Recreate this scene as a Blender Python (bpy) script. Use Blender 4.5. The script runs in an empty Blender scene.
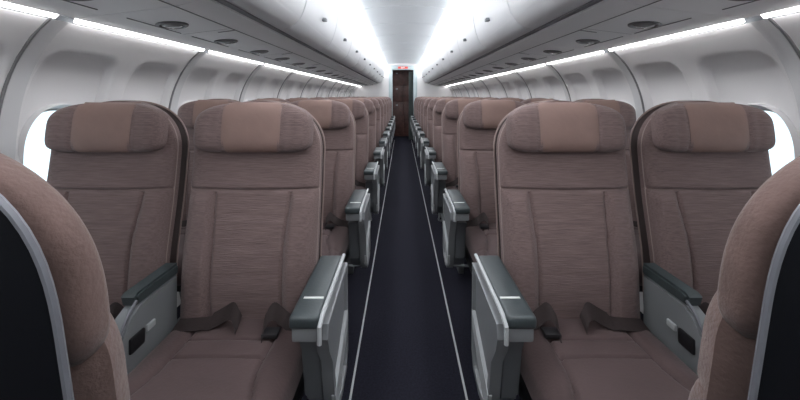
import bpy, bmesh, math, random
import numpy as np
from mathutils import Vector, Matrix
random.seed(4)
PI = math.pi
S = bpy.context.scene
COL = S.collection

# ------------------------------------------------------------------ camera, sky, exposure
EYE = 1.17
cd = bpy.data.cameras.new('camera'); cam = bpy.data.objects.new('camera', cd); COL.objects.link(cam)
cam.location = (-0.025, 0.0, EYE); cam.rotation_euler = (PI/2, 0, 0)
cd.sensor_width = 36; cd.lens = 350/800*36
cd.shift_x = -0.0025; cd.shift_y = -0.13
cd.clip_start = 0.02; cd.clip_end = 100
S.camera = cam
w = bpy.data.worlds.new('sky'); S.world = w; w.use_nodes = True
wb = w.node_tree.nodes['Background']; wb.inputs[0].default_value = (.80, .93, 1, 1); wb.inputs[1].default_value = 1.5
S.view_settings.view_transform = 'Standard'; S.view_settings.look = 'None'
S.view_settings.exposure = 0.26; S.view_settings.gamma = 1; S.view_settings.use_curve_mapping = False
WASH = 10        # strength of the wall wash strips
COVE = 11.5        # strength of the cove lamps above the bins

# ------------------------------------------------------------------ materials
def mat(name, col, rough=.5, metal=0, bump=0, bscale=60, var=0, vscale=8, spec=.5, coords='Object', stretch=None, sheen=0):
    m = bpy.data.materials.new(name); m.use_nodes = True
    nt = m.node_tree; b = nt.nodes['Principled BSDF']
    b.inputs['Base Color'].default_value = (*col, 1); b.inputs['Roughness'].default_value = rough
    b.inputs['Metallic'].default_value = metal; b.inputs['Specular IOR Level'].default_value = spec
    if sheen: b.inputs['Sheen Weight'].default_value = sheen
    tc = nt.nodes.new('ShaderNodeTexCoord'); mp = nt.nodes.new('ShaderNodeMapping')
    nt.links.new(tc.outputs[coords], mp.inputs[0])
    if stretch: mp.inputs['Scale'].default_value = stretch
    if var:
        n = nt.nodes.new('ShaderNodeTexNoise'); n.inputs['Scale'].default_value = vscale; n.inputs['Detail'].default_value = 4
        r = nt.nodes.new('ShaderNodeMapRange'); r.inputs['From Min'].default_value = .3; r.inputs['From Max'].default_value = .7
        r.inputs['To Min'].default_value = 1-var; r.inputs['To Max'].default_value = 1+var
        mx = nt.nodes.new('ShaderNodeVectorMath'); mx.operation = 'SCALE'; mx.inputs[0].default_value = col
        nt.links.new(mp.outputs[0], n.inputs[0]); nt.links.new(n.outputs[0], r.inputs[0])
        nt.links.new(r.outputs[0], mx.inputs['Scale']); nt.links.new(mx.outputs[0], b.inputs['Base Color'])
    if bump:
        n2 = nt.nodes.new('ShaderNodeTexNoise'); n2.inputs['Scale'].default_value = bscale; n2.inputs['Detail'].default_value = 3
        bp = nt.nodes.new('ShaderNodeBump'); bp.inputs['Strength'].default_value = bump; bp.inputs['Distance'].default_value = .004
        nt.links.new(mp.outputs[0], n2.inputs[0]); nt.links.new(n2.outputs[0], bp.inputs['Height'])
        nt.links.new(bp.outputs[0], b.inputs['Normal'])
    return m
def emit(name, col, s, base=(.8,.8,.8)):
    m = bpy.data.materials.new(name); m.use_nodes = True; b = m.node_tree.nodes['Principled BSDF']
    b.inputs['Base Color'].default_value = (*base, 1)
    b.inputs['Emission Color'].default_value = (*col, 1); b.inputs['Emission Strength'].default_value = s
    return m
M = dict(
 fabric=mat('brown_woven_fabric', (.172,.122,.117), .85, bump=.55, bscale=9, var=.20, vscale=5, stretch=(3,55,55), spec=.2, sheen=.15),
 cushion=mat('plain_brown_seat_cloth_shaded', (.082,.055,.055), .75, bump=.2, bscale=160, var=.08, vscale=10, spec=.25, sheen=.1),  # smooth plain cloth, colour darkened to carry the dimmer light low on the seats
 brownshell=mat('dark_brown_shell', (.050,.033,.031), .6),
 patch=mat('tan_leather', (.225,.148,.128), .6, bump=.15, bscale=60, var=.06, vscale=12, spec=.3),
 piping=mat('pale_brown_piping', (.30,.225,.205), .6),
 brown=mat('plain_brown_cloth', (.135,.088,.078), .85, bump=.3, bscale=220, var=.12, vscale=30, spec=.2, sheen=.15),
 shell=mat('black_shell', (.0045,.005,.007), .6, spec=.12),
 silver=mat('silver_trim', (.16,.165,.185), .4, metal=.2),
 pad=mat('green_grey_pad', (.040,.052,.056), .45, bump=.1, bscale=150),
 grey=mat('grey_plastic', (.19,.20,.21), .45, var=.04, vscale=6),
 darkgrey=mat('dark_grey_plastic', (.13,.14,.15), .5),
 lightgrey=mat('light_grey_plastic', (.40,.42,.43), .45),
 black=mat('black_plastic', (.01,.01,.012), .45),
 belt=mat('dark_belt_webbing', (.020,.012,.012), .85, bump=.2, bscale=200),
 metal=mat('brushed_metal', (.35,.35,.36), .35, metal=.8),
 label=mat('white_label', (.65,.68,.66), .5),
 carpet=mat('dark_blue_carpet', (.0125,.0125,.021), .9, bump=.4, bscale=400, var=.3, vscale=120, spec=.15),
 strip=mat('pale_floor_strip', (.42,.44,.45), .5),
 wall=mat('warm_white_wall', (.76,.75,.755), .5, var=.015, vscale=3, bump=.03, bscale=300),
 joint=mat('grey_wall_joint', (.62,.62,.63), .5),
 gap=mat('dark_gap', (.20,.20,.205), .7),
 psu=mat('grey_service_panel', (.78,.78,.79), .45),
 bin=mat('grey_white_bin', (.64,.65,.665), .38, var=.015, vscale=3),
 lip=mat('dark_bin_lip', (.15,.15,.165), .5),
 ceil=mat('white_ceiling', (.70,.74,.77), .5),
 frame=mat('pale_door_frame', (.42,.50,.52), .4),
 vent=mat('vent_ring', (.12,.12,.125), .35, metal=.3),
 lens=mat('lamp_lens', (.22,.22,.225), .25),
 galley=mat('red_brown_laminate', (.10,.045,.038), .45, var=.35, vscale=9),
 galwall=mat('galley_grey', (.24,.28,.28), .5),
 curtain=mat('dark_red_curtain', (.11,.035,.032), .9, var=.3, vscale=14),
 wash=emit('wash_strip_light', (1,.985,.985), WASH),
 cove=emit('cove_light', (.97,.975,1), COVE),
 exit=emit('exit_sign_red', (1,.12,.08), .35, (.5,.05,.04)),
 exitw=emit('exit_sign_letters', (1,.9,.9), .7),
 cover=mat('exit_white', (.7,.7,.7), .5),
)
g = bpy.data.materials.new('window_glass'); g.use_nodes = True; nt = g.node_tree; nt.nodes.clear()
o_ = nt.nodes.new('ShaderNodeOutputMaterial'); mx = nt.nodes.new('ShaderNodeMixShader')
tr = nt.nodes.new('ShaderNodeBsdfTransparent'); gl = nt.nodes.new('ShaderNodeBsdfGlossy'); gl.inputs['Roughness'].default_value = .05
tr.inputs[0].default_value = (.93,.98,1,1)
fr = nt.nodes.new('ShaderNodeFresnel'); fr.inputs[0].default_value = 1.2
nt.links.new(fr.outputs[0], mx.inputs[0]); nt.links.new(tr.outputs[0], mx.inputs[1]); nt.links.new(gl.outputs[0], mx.inputs[2]); nt.links.new(mx.outputs[0], o_.inputs[0])
M['glass'] = g

# ------------------------------------------------------------------ helpers
def obj(name, bm, m, parent=None, smooth=True, mirror=False, angle=40):
    if mirror:
        bmesh.ops.scale(bm, vec=(-1,1,1), verts=bm.verts)
        bmesh.ops.reverse_faces(bm, faces=bm.faces)
    me = bpy.data.meshes.new(name); bm.to_mesh(me); bm.free()
    if smooth:
        for p in me.polygons: p.use_smooth = True
        if angle: me.set_sharp_from_angle(angle=math.radians(angle))
    me.materials.append(M[m] if isinstance(m, str) else m)
    o = bpy.data.objects.new(name, me); COL.objects.link(o)
    if parent: o.parent = parent
    return o
def tag(o, label=None, cat=None, group=None, kind=None):
    if label: o['label'] = label
    if cat: o['category'] = cat
    if group: o['group'] = group
    if kind: o['kind'] = kind
    return o
def empty(name, loc, label, cat, group=None, rz=0):
    o = bpy.data.objects.new(name, None); COL.objects.link(o); o.location = loc; o.rotation_euler.z = rz
    o.empty_display_size = .05
    return tag(o, label, cat, group)
def copy_tree(o, parent=None):
    c = o.copy(); COL.objects.link(c); c.parent = parent
    for ch in list(o.children): copy_tree(ch, c)
    return c
def box(bm, x0, x1, y0, y1, z0, z1, bev=0, seg=2):
    r = bmesh.ops.create_cube(bm, size=1)
    for v in r['verts']:
        v.co = Vector(((x0+x1)/2+v.co.x*(x1-x0), (y0+y1)/2+v.co.y*(y1-y0), (z0+z1)/2+v.co.z*(z1-z0)))
    if bev:
        es = list({e for v in r['verts'] for e in v.link_edges})
        bmesh.ops.bevel(bm, geom=es, offset=bev, segments=seg, profile=.6, affect='EDGES')
def bxo(*a, bev=0, seg=2):
    bm = bmesh.new(); box(bm, *a, bev=bev, seg=seg); return bm
def loft(bm, rings, closed=True, caps=True, flip=False):
    V = [[bm.verts.new(p) for p in r] for r in rings]
    n = len(V[0])
    for a, b in zip(V[:-1], V[1:]):
        for i in range(n if closed else n-1):
            j = (i+1) % n
            f = (a[i], a[j], b[j], b[i])
            bm.faces.new(f[::-1] if flip else f)
    if caps and closed:
        f0 = bm.faces.new(V[0][::-1]); f1 = bm.faces.new(V[-1])
        if flip: f0.normal_flip(); f1.normal_flip()
    return V
def tube(bm, pts, r, n=8, closed=False):
    pts = [Vector(p) for p in pts]; rings = []; N = len(pts); up = None
    for i, p in enumerate(pts):
        a = pts[(i-1) % N] if (closed or i > 0) else p; b = pts[(i+1) % N] if (closed or i < N-1) else p
        t = (b-a).normalized()
        if up is None: up = Vector((0,0,1)) if abs(t.z) < .9 else Vector((0,1,0))
        s = t.cross(up).normalized(); up = s.cross(t).normalized()
        rings.append([p+r*(math.cos(2*PI*k/n)*s+math.sin(2*PI*k/n)*up) for k in range(n)])
    if closed: rings.append(rings[0]); loft(bm, rings, caps=False)
    else: loft(bm, rings)
    bmesh.ops.recalc_face_normals(bm, faces=bm.faces)
def ribbon(bm, pts, wid, th=.003):
    """strap: pts = [(point, width_dir)]"""
    rings = []
    for i, (p, wd) in enumerate(pts):
        p = Vector(p); wd = Vector(wd).normalized()
        a = Vector(pts[max(i-1,0)][0]); b = Vector(pts[min(i+1,len(pts)-1)][0])
        nrm = (b-a).cross(wd).normalized()
        rings.append([p-wd*wid/2-nrm*th/2, p+wd*wid/2-nrm*th/2, p+wd*wid/2+nrm*th/2, p-wd*wid/2+nrm*th/2])
    loft(bm, rings); bmesh.ops.recalc_face_normals(bm, faces=bm.faces)
def smooth_pts(pts, k=5):
    out = []; P = [Vector(p) for p in pts]; n = len(P)
    for i in range(n-1):
        p0 = P[max(i-1,0)]; p1 = P[i]; p2 = P[i+1]; p3 = P[min(i+2,n-1)]
        for j in range(k):
            t = j/k
            out.append(.5*((2*p1)+(-p0+p2)*t+(2*p0-5*p1+4*p2-p3)*t*t+(-p0+3*p1-3*p2+p3)*t**3))
    out.append(P[-1]); return out
def prism(bm, poly, x0, x1, bev=0):
    """poly of (y,z) extruded along x"""
    a = [bm.verts.new((x0, y, z)) for y, z in poly]; b = [bm.verts.new((x1, y, z)) for y, z in poly]
    n = len(poly); fa = bm.faces.new(a); fb = bm.faces.new(b[::-1])
    for i in range(n): bm.faces.new((a[i], b[i], b[(i+1) % n], a[(i+1) % n]))
    bmesh.ops.recalc_face_normals(bm, faces=bm.faces)
    if bev:
        bmesh.ops.bevel(bm, geom=list(fa.edges)+list(fb.edges), offset=bev, segments=2, affect='EDGES')
def sstep(a, b, x):
    t = min(1, max(0, (x-a)/(b-a))); return t*t*(3-2*t)
def groove(d, wd=.006): return math.exp(-(d/wd)**2)

# ------------------------------------------------------------------ cabin shell
Y0, YB, Y1 = -1.35, 9.30, 10.8        # rear closing wall, far bulkhead, end of galley
_hp = np.array([0.0, .14, .30, .50, .70, .90, 1.05, 1.17, 1.27, 1.34, 1.39, 1.422])
_xp = np.array([1.27,1.295,1.315,1.335,1.36,1.36,1.35,1.328,1.29,1.248,1.208,1.172])
def _cr(h):
    i = int(np.clip(np.searchsorted(_hp, h)-1, 0, len(_hp)-2))
    t = (h-_hp[i])/(_hp[i+1]-_hp[i])
    def sl(k):
        if k <= 0: return (_xp[1]-_xp[0])/(_hp[1]-_hp[0])
        if k >= len(_hp)-1: return (_xp[-1]-_xp[-2])/(_hp[-1]-_hp[-2])
        return (_xp[k+1]-_xp[k-1])/(_hp[k+1]-_hp[k-1])
    d = _hp[i+1]-_hp[i]; m0 = sl(i)*d; m1 = sl(i+1)*d
    return float((2*t**3-3*t*t+1)*_xp[i]+(t**3-2*t*t+t)*m0+(-2*t**3+3*t*t)*_xp[i+1]+(t**3-t*t)*m1)
HC, HLO, HHI, MW = .955, .58, 1.422, .21
WC = [1.38+.42*k for k in range(-6, 19)]      # window centres
WC = [c for c in WC if c-.21 > Y0-.01 and c+.21 < YB+.32]
NA = 80
def ray_rect(th):
    c, s = math.cos(th), math.sin(th); t = 1e9
    if abs(c) > 1e-6: t = min(t, MW/abs(c))
    if s > 1e-6: t = min(t, (HHI-HC)/s)
    if s < -1e-6: t = min(t, (HC-HLO)/-s)
    return (t*c, HC+t*s)
angs = sorted([2*PI*k/NA for k in range(NA)] + [math.atan2(HHI-HC, MW), math.atan2(HHI-HC, -MW), 2*PI-math.atan2(HC-HLO, MW), PI+math.atan2(HC-HLO, MW)])
def sell(th, a, b, n, hc):
    # ray from (0,HC) hits superellipse centred (0,hc)
    c, s = math.cos(th), math.sin(th); lo, hi = 0, 1
    for _ in range(30):
        m_ = (lo+hi)/2; y = m_*c; z = HC+m_*s-hc
        if (abs(y)/a)**n+(abs(z)/b)**n < 1: lo = m_
        else: hi = m_
    return (lo*c, HC+lo*s)
def recoff(h): return .036*sstep(.86, 1.00, h)
def module_rings():
    R = []
    A = dict(pane=[], op=[], r1=[], r2=[], rect=[])
    for th in angs:
        A['pane'].append(sell(th, .118, .162, 2.5, HC)); A['op'].append(sell(th, .138, .186, 2.4, HC))
        A['r2'].append(sell(th, .150, .345, 8, .985)); A['r1'].append(sell(th, .168, .353, 7, .985)); A['rect'].append(ray_rect(th))
    def mix(a, b, t): return [((1-t)*p[0]+t*q[0], (1-t)*p[1]+t*q[1]) for p, q in zip(A[a], A[b])]
    R.append([(p[0], p[1], .062) for p in A['pane']])
    R.append([(p[0], p[1], .035) for p in mix('pane','op',.45)])
    R.append([(p[0], p[1], .014) for p in mix('pane','op',.8)])
    R.append([(p[0], p[1], .002+recoff(p[1])) for p in A['op']])
    for t in (.06, .2, .4, .6, .8, 1): R.append([(p[0], p[1], recoff(p[1])) for p in mix('op','r2',t)])
    R.append([(p[0], p[1], .3*recoff(p[1])) for p in mix('r2','r1',.6)])
    R.append([(p[0], p[1], 0) for p in A['r1']])
    for t in (.12, .5, 1): R.append([(p[0], p[1], 0) for p in mix('r1','rect',t)])
    return R
RG = module_rings()
LOW = [0, .06, .12, .2, .3, .4, .5, .58]
for side, nm in ((-1,'wall_left'), (1,'wall_right')):
    bm = bmesh.new()
    for c in WC:
        loft(bm, [[(side*(_cr(h)+off), c+y, h) for y, h, off in r] for r in RG], closed=True, caps=False, flip=(side > 0))
    ys = [Y0]+[c-.21 for c in WC]+[WC[-1]+.21, Y1]
    loft(bm, [[(side*_cr(h), y, h) for h in LOW] for y in (Y0, Y1)], closed=False, flip=(side < 0))
    hs = list(np.linspace(.58, 1.422, 14))
    loft(bm, [[(side*_cr(h), y, h) for h in hs] for y in (WC[-1]+.21, Y1)], closed=False, flip=(side < 0))
    if WC[0]-.21 > Y0+.001:
        loft(bm, [[(side*_cr(h), y, h) for h in hs] for y in (Y0, WC[0]-.21)], closed=False, flip=(side < 0))
    tag(obj(nm, bm, 'wall', angle=60), 'curved white cabin side wall, %s' % ('left' if side < 0 else 'right'), kind='structure')
n = 0
for side in (-1, 1):
    for c in WC:
        n += 1
        bm = bmesh.new(); rg = RG[0]
        ctr = bm.verts.new((side*(_cr(HC)+.0615), c, HC))
        vs = [bm.verts.new((side*(_cr(h)+.0605), c+y, h)) for y, h, o in rg]
        for i in range(len(vs)): bm.faces.new((ctr, vs[i], vs[(i+1) % len(vs)]))
        o = obj('window_%d' % n, bm, 'glass'); tag(o, kind='structure')
        bm = bmesh.new()
        tube(bm, [(side*(_cr(h)+.058), c+y, h) for y, h, o2 in rg][::2], .005, 6, closed=True)
        obj('window_frame', bm, 'lightgrey', o)

# floor
bm = bmesh.new(); box(bm, -1.30, 1.30, Y0, Y1, -.03, 0)
tag(obj('floor', bm, 'carpet', smooth=False), 'dark carpeted cabin floor', kind='structure')
for side, nm in ((-1,'left'), (1,'right')):
    bm = bmesh.new(); box(bm, side*.225-.004, side*.225+.004, Y0, YB, 0, .003)
    tag(obj('floor_marking_strip', bm, 'strip', smooth=False), 'thin pale floor path strip along the %s side of the aisle' % nm, 'floor strip', 'floor path strips along the aisle')
# ceiling panels: one structural mesh, panel joints are real grooves
prof = [(-.43,EYE+.815),(-.405,EYE+.84),(-.30,EYE+.862),(-.15,EYE+.872),(0,EYE+.875),(.15,EYE+.872),(.30,EYE+.862),(.405,EYE+.84),(.43,EYE+.815)]
bm = bmesh.new(); rings = []
y = Y0
while y < Y1:
    for d, dz in ((0,.006),(.012,.006),(.0121,0),(.78,0),(.7801,.006)):
        rings.append([(x, y+d, z+dz) for x, z in prof])
    y += .79
loft(bm, rings, closed=False, flip=False)
tag(obj('ceiling', bm, 'ceil', angle=30), 'pale curved ceiling over the aisle', kind='structure')

# cove lamps between ceiling and bins
BX = []
y = Y0
nb = 0
while y < YB-.05:
    BX.append((y, min(y+.79, YB))); y += .79
for side, nm in ((-1,'left'), (1,'right')):
    # housing behind the lamp
    bm = bmesh.new(); loft(bm, [[(side*.43, yy, EYE+.815), (side*.47, yy, EYE+.87), (side*.60, yy, EYE+.83), (side*.60, yy, EYE+.70)] for yy in (Y0, Y1)], closed=False, flip=side > 0)
    tag(obj('trim_cove_'+nm, bm, 'ceil', smooth=False), kind='structure')
ordw = ['first','second','third','fourth','fifth','sixth','seventh','eighth','ninth','tenth','eleventh','twelfth','thirteenth','fourteenth','fifteenth']
def cnt(lst, i):   # ordinal among those in front of the camera
    return ordw[i]
# the bins, mirrored pair of prototypes
# bin profile (x,z) rel. to eye, from cove top round the face to the lip
BP = [(.515,.735),(.500,.725),(.496,.68),(.502,.60),(.513,.52),(.531,.45),(.556,.395),(.590,.362),(.625,.348),(.660,.345)]
def bin_front(side, L):
    bm = bmesh.new(); e = .003
    pts = smooth_pts([(x,0,z+EYE) for x, z in BP], 4)
    back = [(x+.02 if i < 6 else x, 0, z+.012) for i, (x, _, z) in enumerate([(p.x, 0, p.z) for p in pts])]
    def ring(yy, inset):
        f = [(p.x+inset, yy, p.z) for p in pts]; return f+[(.688,yy,EYE+.36),(.688,yy,EYE+.73)]
    loft(bm, [ring(e, .006), ring(e+.006, 0), ring(L-e-.006, 0), ring(L-e, .006)])
    bmesh.ops.recalc_face_normals(bm, faces=bm.faces)
    return bm
for side, nm in ((-1,'left'), (1,'right')):
    first = None; k = 0
    for (a, b) in BX:
        L = b-a
        if first is None or abs(L-.79) > .001:
            e = empty('overhead_bin', (0, a, 0), 'x', 'luggage bin', 'overhead bins on the %s' % nm)
            obj('bin_door', bin_front(side, L), 'bin', e, mirror=side < 0)
            bm = bmesh.new(); box(bm, .660, .689, 0, L, EYE+.338, EYE+.362, bev=.004)
            obj('bin_lip', bm, 'lip', e, mirror=side < 0)
            bm = bmesh.new(); box(bm, .500, .532, L/2-.022, L/2+.022, EYE+.470, EYE+.490, bev=.004)
            obj('latch', bm, 'darkgrey', e, mirror=side < 0)
            if first is None: first = e
        else:
            e = copy_tree(first); e.location.y = a
        if k < 2: e['label'] = 'grey-white overhead luggage bin on the %s behind the viewpoint, %s' % (nm, ('farther back','nearer')[k])
        else:
            e['label'] = 'grey-white overhead luggage bin, %s from the camera along the %s side' % (ordw[k-2], nm)
        k += 1
        # cove lamp of this section
        bm = bmesh.new()
        rr = [[(.418, yy, EYE+.808), (.425, yy, EYE+.815), (.503, yy, EYE+.752), (.496, yy, EYE+.745)] for yy in (.01, L-.01)]
        loft(bm, rr); bmesh.ops.recalc_face_normals(bm, faces=bm.faces)
        o = obj('cove_lamp', bm, 'cove', mirror=side < 0, smooth=False); o.location.y = a
        tag(o, 'long white cove lamp above the %s bin on the %s side' % (('farther rear','nearer rear')[k-1] if k < 3 else ordw[k-3], nm), 'lamp', 'cove lamps above the %s bins' % nm)

# service panels under the bins
PP = [(.690,.330),(.735,.312),(.785,.300),(.870,.2885),(.955,.279),(1.05,.268),(1.118,.259),(1.130,.262)]
def plane_z(x): return float(np.interp(x, [p[0] for p in PP], [p[1] for p in PP]))+EYE
PY = [1.17+.84*k for k in range(-3, 10)]
for side, nm in ((-1,'left'), (1,'right')):
    first = None
    for k, a in enumerate(PY):
        if first is None:
            L = .84
            e = empty('service_panel', (0, a, 0), 'x', 'ceiling panel', 'service panels under the %s bins' % nm)
            bm = bmesh.new()
            top = [(x, z+EYE) for x, z in PP]
            loft(bm, [[(x, yy, z) for x, z in top]+[(1.13,yy,EYE+.30),(.69,yy,EYE+.36)] for yy in (.0015, L-.0015)])
            bmesh.ops.recalc_face_normals(bm, faces=bm.faces)
            obj('panel', bm, 'psu', e, mirror=side < 0)
            for c in (-.17+.42-.04, .25+.42-.04):
                bm = bmesh.new(); xc = .93; zc = plane_z(xc)
                sl = math.atan2(plane_z(.98)-plane_z(.88), .1)
                def P(r, t, d):
                    lx = r*math.cos(t); return (xc+lx*math.cos(sl)+d*math.sin(sl)*-1, c+r*math.sin(t), zc+lx*math.sin(sl)-d)
                prof_ = [(.056,0),(.056,.004),(.052,.007),(.044,.007),(.040,.001),(.030,.000)]
                loft(bm, [[P(r, 2*PI*i/28, d) for i in range(28)] for r, d in prof_], caps=False)
                bmesh.ops.recalc_face_normals(bm, faces=bm.faces)
                v = obj('air_vent', bm, 'vent', e, mirror=side < 0)
                bm = bmesh.new()
                loft(bm, [[P(r, 2*PI*i/28, d) for i in range(28)] for r, d in ((.036,.001),(.034,.006),(.02,.011),(.004,.012))])
                bmesh.ops.recalc_face_normals(bm, faces=bm.faces)
                obj('nozzle', bm, 'lens', v, mirror=side < 0)
            # hatch joints: dark thin lines
            bm = bmesh.new()
            for (x0, x1, y0, y1) in ((.782,.785,0,.84),(.990,.993,0.06,.36),(.990,.993,.44,.78),(.785,.990,.375,.379),(.785,.86,.42,.424)):
                box(bm, x0, x1, y0, y1, plane_z(x0)-.0025, plane_z(x0)+.02 if x1-x0 < .01 else plane_z(x1)+.02)
                if x1-x0 > .01:
                    for v in bm.verts[-8:]:
                        v.co.z = plane_z(v.co.x)+(-.0022 if v.co.z < plane_z(x0) else .004)
            obj('hatch_joint', bm, 'gap', e, mirror=side < 0, smooth=False)
            first = e
        else:
            e = copy_tree(first); e.location.y = a
        e['label'] = 'grey service panel with round air vents under the %s bins, %s from the camera' % (nm, ordw[k-2]) if k >= 2 else 'grey service panel with round vents behind the viewpoint, %s side, %s' % (nm, ('farthest back','nearer')[k])
        # wash light strip on the wall side
        bm = bmesh.new()
        loft(bm, [[(1.145,yy,EYE+.2560),(1.150,yy,EYE+.2515),(1.156,yy,EYE+.2560),(1.15,yy,EYE+.268),(1.135,yy,EYE+.266)] for yy in (.035, .805)])
        bmesh.ops.recalc_face_normals(bm, faces=bm.faces)
        o = obj('wash_light', bm, 'wash', mirror=side < 0, smooth=False); o.location.y = a
        tag(o, 'bright white strip light along the top of the %s wall, %s' % (nm, ordw[k-2]+' length from the camera' if k >= 2 else ('farthest behind','just behind')[k]+' the viewpoint'), 'strip light', 'wash lights along the %s wall' % nm)
    # closing strip above
    bm = bmesh.new(); loft(bm, [[(side*1.128,yy,EYE+.262),(side*1.13,yy,EYE+.29),(side*1.20,yy,EYE+.29),(side*1.172,yy,1.422)] for yy in (Y0, Y1)], closed=False, flip=side < 0)
    tag(obj('trim_light_channel_'+nm, bm, 'darkgrey', smooth=False), kind='structure')
    bm = bmesh.new(); box(bm, .66, 1.13, Y0, Y1, EYE+.375, EYE+.42)
    tag(obj('trim_bin_back_'+nm, bm, 'lightgrey', smooth=False, mirror=side < 0), kind='structure')
    # wall joints
    for k, a in enumerate(PY):
        bm = bmesh.new(); rings = []
        for h in np.linspace(.0, 1.421, 40):
            X = _cr(h)
            rings.append([(X+.004, a-.030, h), (X-.006, a-.026, h), (X-.010, a-.004, h), (X-.010, a+.026, h), (X-.004, a+.032, h), (X+.004, a+.034, h)])
        loft(bm, rings); bmesh.ops.recalc_face_normals(bm, faces=bm.faces)
        o = obj('trim_%s_%d' % (nm, k+1), bm, 'joint', mirror=side < 0); tag(o, kind='structure')
        bm = bmesh.new(); rings = []
        for h in np.linspace(.0, 1.421, 40):
            X = _cr(h)
            rings.append([(X+.004, a-.036, h), (X-.0075, a-.036, h), (X-.0075, a-.029, h), (X+.004, a-.029, h)])
        loft(bm, rings); bmesh.ops.recalc_face_normals(bm, faces=bm.faces)
        obj('joint_gap', bm, 'gap', o, mirror=side < 0)

# end walls
def endwall(y, th, door, name):
    """wall plate following cabin section, optional door opening (half width, height)"""
    bm = bmesh.new()
    hs = list(np.linspace(0, 1.43, 16))
    def plate(poly):
        a = [bm.verts.new((x, y, z)) for x, z in poly]; b = [bm.verts.new((x, y+th, z)) for x, z in poly]; n = len(poly)
        bm.faces.new(a); bm.faces.new(b[::-1])
        for i in range(n): bm.faces.new((a[i], b[i], b[(i+1) % n], a[(i+1) % n]))
    for s in (-1, 1):
        poly = [(s*door[0], 0)]+[(s*_cr(min(h,1.421)), h) for h in hs]+[(s*1.1, EYE+.5),(s*.6, EYE+.84),(s*door[0], EYE+.87)]
        plate(poly)
    if door[0] > 0: plate([(-door[0], door[1]), (door[0], door[1]), (door[0], EYE+.88), (-door[0], EYE+.88)])
    bmesh.ops.recalc_face_normals(bm, faces=bm.faces)
    return tag(obj(name, bm, 'wall', smooth=False), kind='structure')
DW, DH = .275, 1.86
endwall(YB, .05, (DW, DH), 'wall_far')
endwall(Y0-.05, .05, (0.0001, 0), 'wall_behind_viewpoint')
endwall(Y1, .05, (0.0001, 0), 'wall_galley_end')
# door frame (top arch and two jambs)
bm = bmesh.new()
for s in (-1, 1): box(bm, *(sorted((s*DW, s*(DW+.10)))), YB-.05, YB+.06, 0, DH+.02, bev=.012)
box(bm, -DW-.10, DW+.10, YB-.05, YB+.06, DH, DH+.12, bev=.02)
tag(obj('trim_doorway', bm, 'frame'), 'pale grey-blue frame around the doorway at the far end', kind='structure')
e = empty('exit_sign', (0, YB-.05, DH+.03), 'small red lit exit sign above the far doorway', 'sign')
obj('housing', bxo(-.13, .13, -.02, 0, 0, .055, bev=.004), 'exit', e)
tc = bpy.data.curves.new('letters', 'FONT'); tc.body = 'EXIT'; tc.size = .05; tc.align_x = 'CENTER'; tc.align_y = 'CENTER'; tc.extrude = .001
to = bpy.data.objects.new('tmp', tc); COL.objects.link(to)
me = bpy.data.meshes.new_from_object(to); bpy.data.objects.remove(to)
bm = bmesh.new(); bm.from_mesh(me); obj('letters', bm, 'exitw', e, smooth=False)
e.children[-1].rotation_euler = (PI/2, 0, 0); e.children[-1].location = (0, -.022, .027)
# galley beyond
gl_ = empty('galley_cabinet', (-.05, Y1-.02, 0), 'tall red-brown galley cabinet seen through the far doorway', 'cabinet')
obj('body', bxo(-.75, .48, -.62, 0, 0, 1.98, bev=.01), 'galley', gl_)
for i, (z0, z1) in enumerate(((.08,.98),(1.02,1.45),(1.49,1.90))):
    for x0, x1 in ((-.73,-.34),(-.32,.07),(.09,.46)):
        d = obj('cabinet_door', bxo(x0, x1, -.64, -.615, z0, z1, bev=.006), 'galley', gl_)
        obj('door_latch', bxo((x0+x1)/2-.03, (x0+x1)/2+.03, -.652, -.638, z1-.09, z1-.06, bev=.003), 'metal', d)
bm = bmesh.new(); rings = []
for z in np.linspace(.0, 1.83, 6):
    rings.append([(.235+.035*t+.0, YB+.13+.018*math.sin(t*22)+.0, z) for t in np.linspace(-2.2, 2.4, 60)]+[(.235+.035*t, YB+.136+.018*math.sin(t*22), z) for t in np.linspace(2.4, -2.2, 60)])
loft(bm, rings); bmesh.ops.recalc_face_normals(bm, faces=bm.faces)
tag(obj('galley_curtain', bm, 'galwall'), 'grey curtain gathered at the right side of the far doorway', 'curtain')

# ------------------------------------------------------------------ seat
TOP = 1.155; SH0 = .985; HW = .209
def yb(h):                      # front surface line of the backrest
    return (h-.50)*.135 - .014*math.exp(-((h-.66)/.13)**2)
def arch(h, hw=HW, top=TOP, s0=SH0, p=2.2):
    if h <= s0: return hw
    t = min(1, (h-s0)/(top-s0)); return hw*max(0, 1-t**p)**(1/p)
def ring_pts(wd, y0, y1, h, n, e=.35, fn=None, ef=.25):
    """flattened superellipse ring, y0 front, y1 back"""
    pts = []; yc = (y0+y1)/2; D = (y1-y0)/2
    nf = n
    for i in range(nf):                               # front, left to right
        u = -1+2*i/(nf-1); s = (1-abs(u)**7)**(1/3.0) if abs(u) < 1 else 0
        x = wd*u; y = yc-D*s
        if fn: y += fn(x, h)*s
        pts.append((x, y, h))
    for i in range(1, 9):                             # back, right to left
        u = 1-2*i/9; s = (1-abs(u)**6)**(1/3.0)
        pts.append((wd*u, yc+D*s, h))
    return pts
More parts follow.
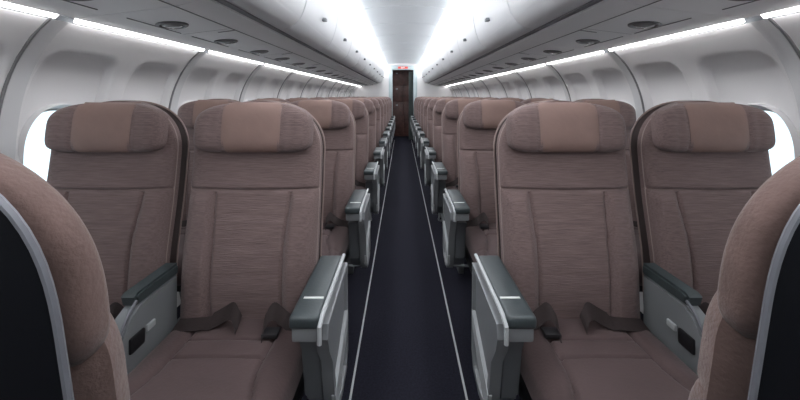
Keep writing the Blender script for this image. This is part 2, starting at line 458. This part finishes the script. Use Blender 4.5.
def relief(x, h):               # + = recessed. bolsters and seams of the backrest
    ax = abs(x); d = 0
    hw_ = .108+.012*sstep(.70,.90,h)
    # seam: vertical sides
    if h < .868: d += .008*groove(ax-hw_, .0045)
    if ax < hw_+.06: pass
    # horizontal seam right across at .872, dipping to the outside
    hs_ = .872+.004*(ax/.2)
    d += .008*groove(h-hs_, .005)
    if h < .872:
        bol = sstep(hw_, hw_+.025, ax)*(1-sstep(.175, .22, ax))
        d -= .014*bol*sstep(.872,.84,h)
        if ax < hw_:
            for q in (.80, .715, .63, .565): d += .0022*groove(h-q+.004*math.sin(x*30+q*20), .006)
    d -= .010*(1-(x/.22)**2)*sstep(.45,.6,h)*(1-sstep(.75,.87,h))
    return d
def backrest_bm(back=.085, W=1, top=TOP, s0=SH0):
    bm = bmesh.new(); rings = []
    hs = sorted(list(np.linspace(.43, s0, 62))+[.872+q*.003 for q in (-4,-3,-2,-1,0,1,2,3,4)])+[s0+(top-s0)*math.sin(t) for t in np.linspace(.04, PI/2-.02, 26)]
    for h in hs:
        wd = max(arch(h, HW*W, top, s0), .004); f = yb(h)+.012; b = yb(h)+back
        k = 1-.35*sstep(1.12, TOP, h); c = (f+b)/2
        rings.append(ring_pts(wd, c-(c-f)*k, c+(b-c)*k, h, 96, fn=relief if h < .99 else None))
    loft(bm, rings); bmesh.ops.recalc_face_normals(bm, faces=bm.faces)
    return bm
def shell_bm(W=1, top=TOP, s0=SH0, P_=2.2, hw=.203):
    bm = bmesh.new(); rings = []
    hs = [.32,.34,.4]+list(np.linspace(.5,s0-.01,10))+[s0+(top-.006-s0)*math.sin(t) for t in np.linspace(.04, PI/2-.02, 20)]
    for i, h in enumerate(hs):
        wd = max(arch(h, hw*W, top-.006, s0, P_), .004)*(1 if i > 1 else .9); f = yb(h)+.080; b = yb(h)+.115
        if h < .5: b -= (.5-h)*.1
        rings.append(ring_pts(wd, f, b, h, 26))
    loft(bm, rings); bmesh.ops.recalc_face_normals(bm, faces=bm.faces); return bm
def outline(hw, top, dy, h0=.45, p=2.2, s0=SH0):
    L = [(-hw, yb(h)+dy, h) for h in np.linspace(h0, s0, 8)]
    A = [(-arch(h, hw, top, s0, p), yb(h)+dy, h) for h in [s0+(top-s0)*math.sin(t) for t in np.linspace(.08, PI/2, 18)]]
    left = L+A
    return left+[(-x, y, z) for x, y, z in left[::-1][1:]]
HR0, HR1, HRW = .992, 1.150, .187
def headrest_ring(h):
    t = (h-(HR0+HR1)/2)/((HR1-HR0)/2); t = max(-1, min(1, t))
    if t < 0: wd = HRW*(max(1e-5, 1-abs(t)**7))**(1/4.5)
    else: wd = HRW*(max(1e-5, 1-abs(t)**2.9))**(1/2.6)
    D = .036*max(.02, (1-abs(t)**3.4))**(1/2.2)
    return wd, D, yb(h)+.004
def wing_headrest_bm():
    bm = bmesh.new(); rings = []; a, b = .945, 1.152
    for t in np.linspace(-PI/2+.04, PI/2-.03, 40):
        h = (a+b)/2+(b-a)/2*math.sin(t); q = (h-a)/(b-a)
        lo = max(0, 1-q/.22)
        wd = .212*(max(1e-5, 1-max(0, (q-.25)/.75)**2.4))**(1/2.3)*(1-.10*lo**3)
        k = max(.03, 1-lo**3*.5)*(max(.002, 1-q**7))**.5
        f = yb(h)+.018; bk = yb(h)+.086; c = (f+bk)/2; D = (bk-f)/2*k
        ring = []
        for m_ in range(56):
            an = 2*PI*m_/56; cx, sy = math.cos(an), math.sin(an)
            e = 1.0 if sy < 0 else .45
            ring.append((wd*math.copysign(abs(cx)**(.75 if sy < 0 else .6), cx), c+D*math.copysign(abs(sy)**e, sy), h))
        rings.append(ring)
    loft(bm, rings); bmesh.ops.recalc_face_normals(bm, faces=bm.faces); return bm
def headrest_bm():
    bm = bmesh.new(); rings = []
    for t in np.linspace(-PI/2+.03, PI/2-.03, 34):
        h = (HR0+HR1)/2+(HR1-HR0)/2*math.sin(t); wd, D, yc = headrest_ring(h)
        def fn(x, hh): return .004*groove(abs(x)-.094, .004) + .002*groove(abs(x)-.125,.01) - .006*sstep(.08,.17,abs(x))
        rings.append(ring_pts(wd, yc-D, yc+D, h, 60, fn=fn))
    loft(bm, rings); bmesh.ops.recalc_face_normals(bm, faces=bm.faces); return bm
def patch_bm():
    bm = bmesh.new(); F = []; B = []
    for t in np.linspace(-PI/2+.12, PI/2-.10, 26):
        h = (HR0+HR1)/2+(HR1-HR0)/2*math.sin(t); wd, D, yc = headrest_ring(h)
        xw = .091-.006*groove(h-HR0,.03)
        row = []
        for i in range(15):
            u = -1+2*i/14; x = u*xw; s = (1-min(1, abs(x)/max(wd,.001))**7)
            s = max(0, s)**(1/3.0)
            row.append((x, yc-D*s-.003+.004*abs(u)**8, h))
        F.append(row)
    loft(bm, F, closed=False)
    bmesh.ops.recalc_face_normals(bm, faces=bm.faces)
    r = bmesh.ops.solidify(bm, geom=bm.faces[:], thickness=.002)
    bmesh.ops.recalc_face_normals(bm, faces=bm.faces)
    return bm
def cushion_bm(L=.42, h1=.505):
    bm = bmesh.new(); rings = []; wd0 = .208
    ts = sorted(list(np.linspace(0, 1, 50))+[(c_+q*.0025+.02)/(L+.02) for c_ in (.082,.150) for q in (-3,-2,-1,0,1,2,3) if c_+.01 < L])
    for t in ts:
        yl = .02-(L+.02)*t
        fr_ = (t-.86)/.14 if t > .86 else 0
        k = math.sqrt(max(.0009, 1-fr_**2)) if fr_ > 0 else 1
        top = h1-.010*(1-t)+.004; bot = h1-.125
        mid = (top+bot)/2; D = (top-bot)/2*(k if k > .25 else .25)
        wd = wd0*(.94+.06*k)
        ring = []
        for i in range(90):
            u = -1+2*i/89; s = (1-abs(u)**9)**(1/3.) if abs(u) < 1 else 0
            x = wd*u; z = mid+D*s
            ax = abs(x)
            hw_ = .118+.05*sstep(-.17,-.40,yl)
            d = .009*groove(ax-hw_, .005)
            for q in (-.082, -.150): 
                if ax < hw_: d += .009*groove(yl-q, .0045)
            d += .004*groove(yl+.30+.25*(ax-.10), .003)*(1 if ax > hw_ else 0)
            d -= .006*sstep(hw_, hw_+.03, ax)
            z += .006*(1-u*u)-d*s
            ring.append((x, yl, z))
        for i in range(1, 7):
            u = 1-2*i/7; ring.append((wd*u, yl, mid-D*(1-abs(u)**6)**(1/3.)))
        rings.append(ring)
    loft(bm, rings); bmesh.ops.recalc_face_normals(bm, faces=bm.faces); return bm

def side_panel_bm():
    poly = [(.075,.640),(-.215,.632),(-.222,.600),(-.205,.560),(-.165,.505),(-.150,.440),(-.130,.365),(-.085,.315),(-.02,.300),(.06,.315),(.085,.36)]
    bm = bmesh.new(); x0, x1 = -.297, -.268
    prism(bm, poly, x0, x1)
    f = [f for f in bm.faces if all(abs(v.co.x-x0) < 1e-5 for v in f.verts)]
    bmesh.ops.inset_region(bm, faces=f, thickness=.020, depth=0)
    bmesh.ops.inset_region(bm, faces=f, thickness=.004, depth=-.009)
    return bm

def build_seat(side, aisle, cush=.42, arms=True, front=False):
    mir = side < 0
    e = empty('airline_seat', (0,0,0), 'x', 'seat')
    O = lambda nm, bm, m, par=e, **k: obj(nm, bm, m, par, mirror=mir, **k)
    W, top, s0, P_ = (1.045, 1.150, .985, 3.1) if front else (1, TOP, SH0, 2.2)
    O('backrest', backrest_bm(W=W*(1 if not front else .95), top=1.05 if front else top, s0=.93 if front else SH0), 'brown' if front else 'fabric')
    O('back_shell', shell_bm(W, top, s0, P_, .2095 if front else .203), 'shell' if front else 'brownshell')
    bm = bmesh.new(); tube(bm, outline((.2095 if front else .2065)*W, top-(0 if front else .003), .098 if front else .088, p=P_, s0=s0), .0028, 6); O('shell_trim', bm, 'silver' if front else 'piping')
    if not front:
        bm = bmesh.new(); tube(bm, outline(.2045*W, top-.003, .034, p=P_, s0=s0), .0026, 6); O('piping', bm, 'piping')
    hr = O('headrest', wing_headrest_bm() if front else headrest_bm(), 'brown' if front else 'fabric')
    if not front: O('headrest_cover', patch_bm(), 'patch', hr)
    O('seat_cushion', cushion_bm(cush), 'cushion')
    # pan and legs
    bm = bmesh.new(); box(bm, -.20, .20, -cush+.06, .04, .345, .385, bev=.008); O('seat_pan', bm, 'black')
    for lx in ((-.10, .10) if not aisle else (-.13, .13)):
        bm = bmesh.new()
        box(bm, lx-.018, lx+.018, -cush+.10, -cush+.135, .0, .35, bev=.004); box(bm, lx-.018, lx+.018, .0, .035, 0, .35, bev=.004)
        box(bm, lx-.018, lx+.018, -cush+.10, .035, .0, .03, bev=.004)
        O('leg', bm, 'darkgrey')
    if arms:
        bm = bmesh.new()
        pts = smooth_pts([(-.198,-.30,.36),(-.198,-.37,.26),(-.198,-.40,.14),(-.19,-.405,.10),(0,-.405,.095),(.17,-.405,.095)], 4)
        tube(bm, pts, .008, 8); O('baggage_bar', bm, 'grey')
    # belts
    b1 = smooth_pts([(.19,-.02,.500),(.15,-.035,.512),(.09,-.035,.518),(.05,-.03,.535),(.015,-.04,.556),(-.005,-.055,.542),(-.012,-.06,.528)], 4)
    bm = bmesh.new(); ribbon(bm, [(p, (-.1*math.sin(i*.3), .8, .75 if i > 8 else .2)) for i, p in enumerate(b1)], .046); s1 = O('seat_belt', bm, 'belt')
    b2 = smooth_pts([(-.195,-.02,.500),(-.16,-.04,.515),(-.125,-.03,.532),(-.10,-.035,.552),(-.085,-.055,.535),(-.09,-.085,.522)], 4)
    bm = bmesh.new(); ribbon(bm, [(p, (.1, .7, .7)) for i, p in enumerate(b2)], .046); s2 = O('seat_belt', bm, 'belt')
    bm = bmesh.new(); box(bm, -.130, -.085, -.090, -.055, .508, .522, bev=.005); O('buckle', bm, 'black', s2)
    if aisle and arms:
        # aisle armrest
        a = O('aisle_armrest', bxo(-.278, -.208, -.235, .085, .630, .660, bev=.010, seg=3), 'pad')
        bm = bmesh.new(); box(bm, -.276, -.212, -.228, -.150, .596, .632, bev=.008); O('armrest_end', bm, 'grey', a)
        bm = bmesh.new(); box(bm, -.272, -.222, -.160, -.152, .6595, .6612); O('marker_strip', bm, 'label', a, smooth=False)
        bm = bmesh.new(); tube(bm, [(-.283,.085,.659),(-.283,-.215,.656),(-.281,-.238,.640),(-.281,-.238,.600)], .0055, 8); O('edge_trim', bm, 'lightgrey', a)
        p = O('side_panel', side_panel_bm(), 'grey', angle=30)
        bm = bmesh.new()
        prism(bm, [(.07,.50),(.075,.455),(-.10,.33),(-.128,.352),(-.142,.40)], -.299, -.286, bev=.003); O('side_brace', bm, 'lightgrey', p, angle=30)
        bm = bmesh.new()
        prism(bm, [(.03,.58),(-.185,.575),(-.155,.52),(-.140,.45),(-.125,.38),(-.07,.32),(.05,.32)], -.270, -.214, bev=.008); O('inner_shroud', bm, 'darkgrey', p, angle=30)
        # centre console between the pair
        bm = bmesh.new()
        prism(bm, [(.03,.628),(-.125,.628),(-.160,.612),(-.190,.570),(-.196,.52),(-.19,.44),(-.17,.38),(.03,.38)], .214, .254, bev=.006)
        c = O('centre_armrest', bm, 'grey', angle=35)
        bm = bmesh.new()
        prism(bm, [(.03,.660),(-.13,.660),(-.142,.652),(-.135,.628),(.03,.628)], .212, .257, bev=.006); O('armrest_pad', bm, 'pad', c, angle=35)
        bm = bmesh.new(); tube(bm, [(.217,-.134,.640),(.217,-.16,.622),(.217,-.188,.585),(.217,-.196,.54)], .004, 8); O('edge_trim', bm, 'silver', c)
        bm = bmesh.new(); box(bm, .207, .216, -.165, -.115, .520, .560, bev=.005); O('control_box', bm, 'black', c)
        bm = bmesh.new(); box(bm, .208, .216, -.105, -.075, .540, .558, bev=.003); O('socket', bm, 'lightgrey', c)
    return e

ROWS = 11
rowname = ['first','second','third','fourth','fifth','sixth','seventh','eighth','ninth','tenth','eleventh']
grp = 'brown airline seats in rows along the aisle'
for side, nm in ((-1,'left'), (1,'right')):
    for aisle in (True, False):
        proto = build_seat(side, aisle)
        for k in range(ROWS):
            e = proto if k == 0 else copy_tree(proto)
            e.location = (side*(.495 if aisle else (.960 if k == 0 else 1.055)), 1.04+.79*k, 0)
            e['group'] = grp
            pos = 'aisle' if aisle else 'window'
            extra = {0:'nearest fully visible row', ROWS-1:'row against the far bulkhead'}.get(k, '%s full row from the camera' % rowname[k])
            e['label'] = 'brown fabric %s seat, %s of aisle, %s' % (pos, nm, extra)
    e = build_seat(side, True, cush=.20 if side < 0 else .165, arms=False, front=True)
    e.location = (side*.485, .412 if side < 0 else .445, 0); e.rotation_euler.z = PI
    e['label'] = 'dark-shelled seat back cut off by the %s edge of the photo, seen from behind' % nm
    e['category'] = 'seat'
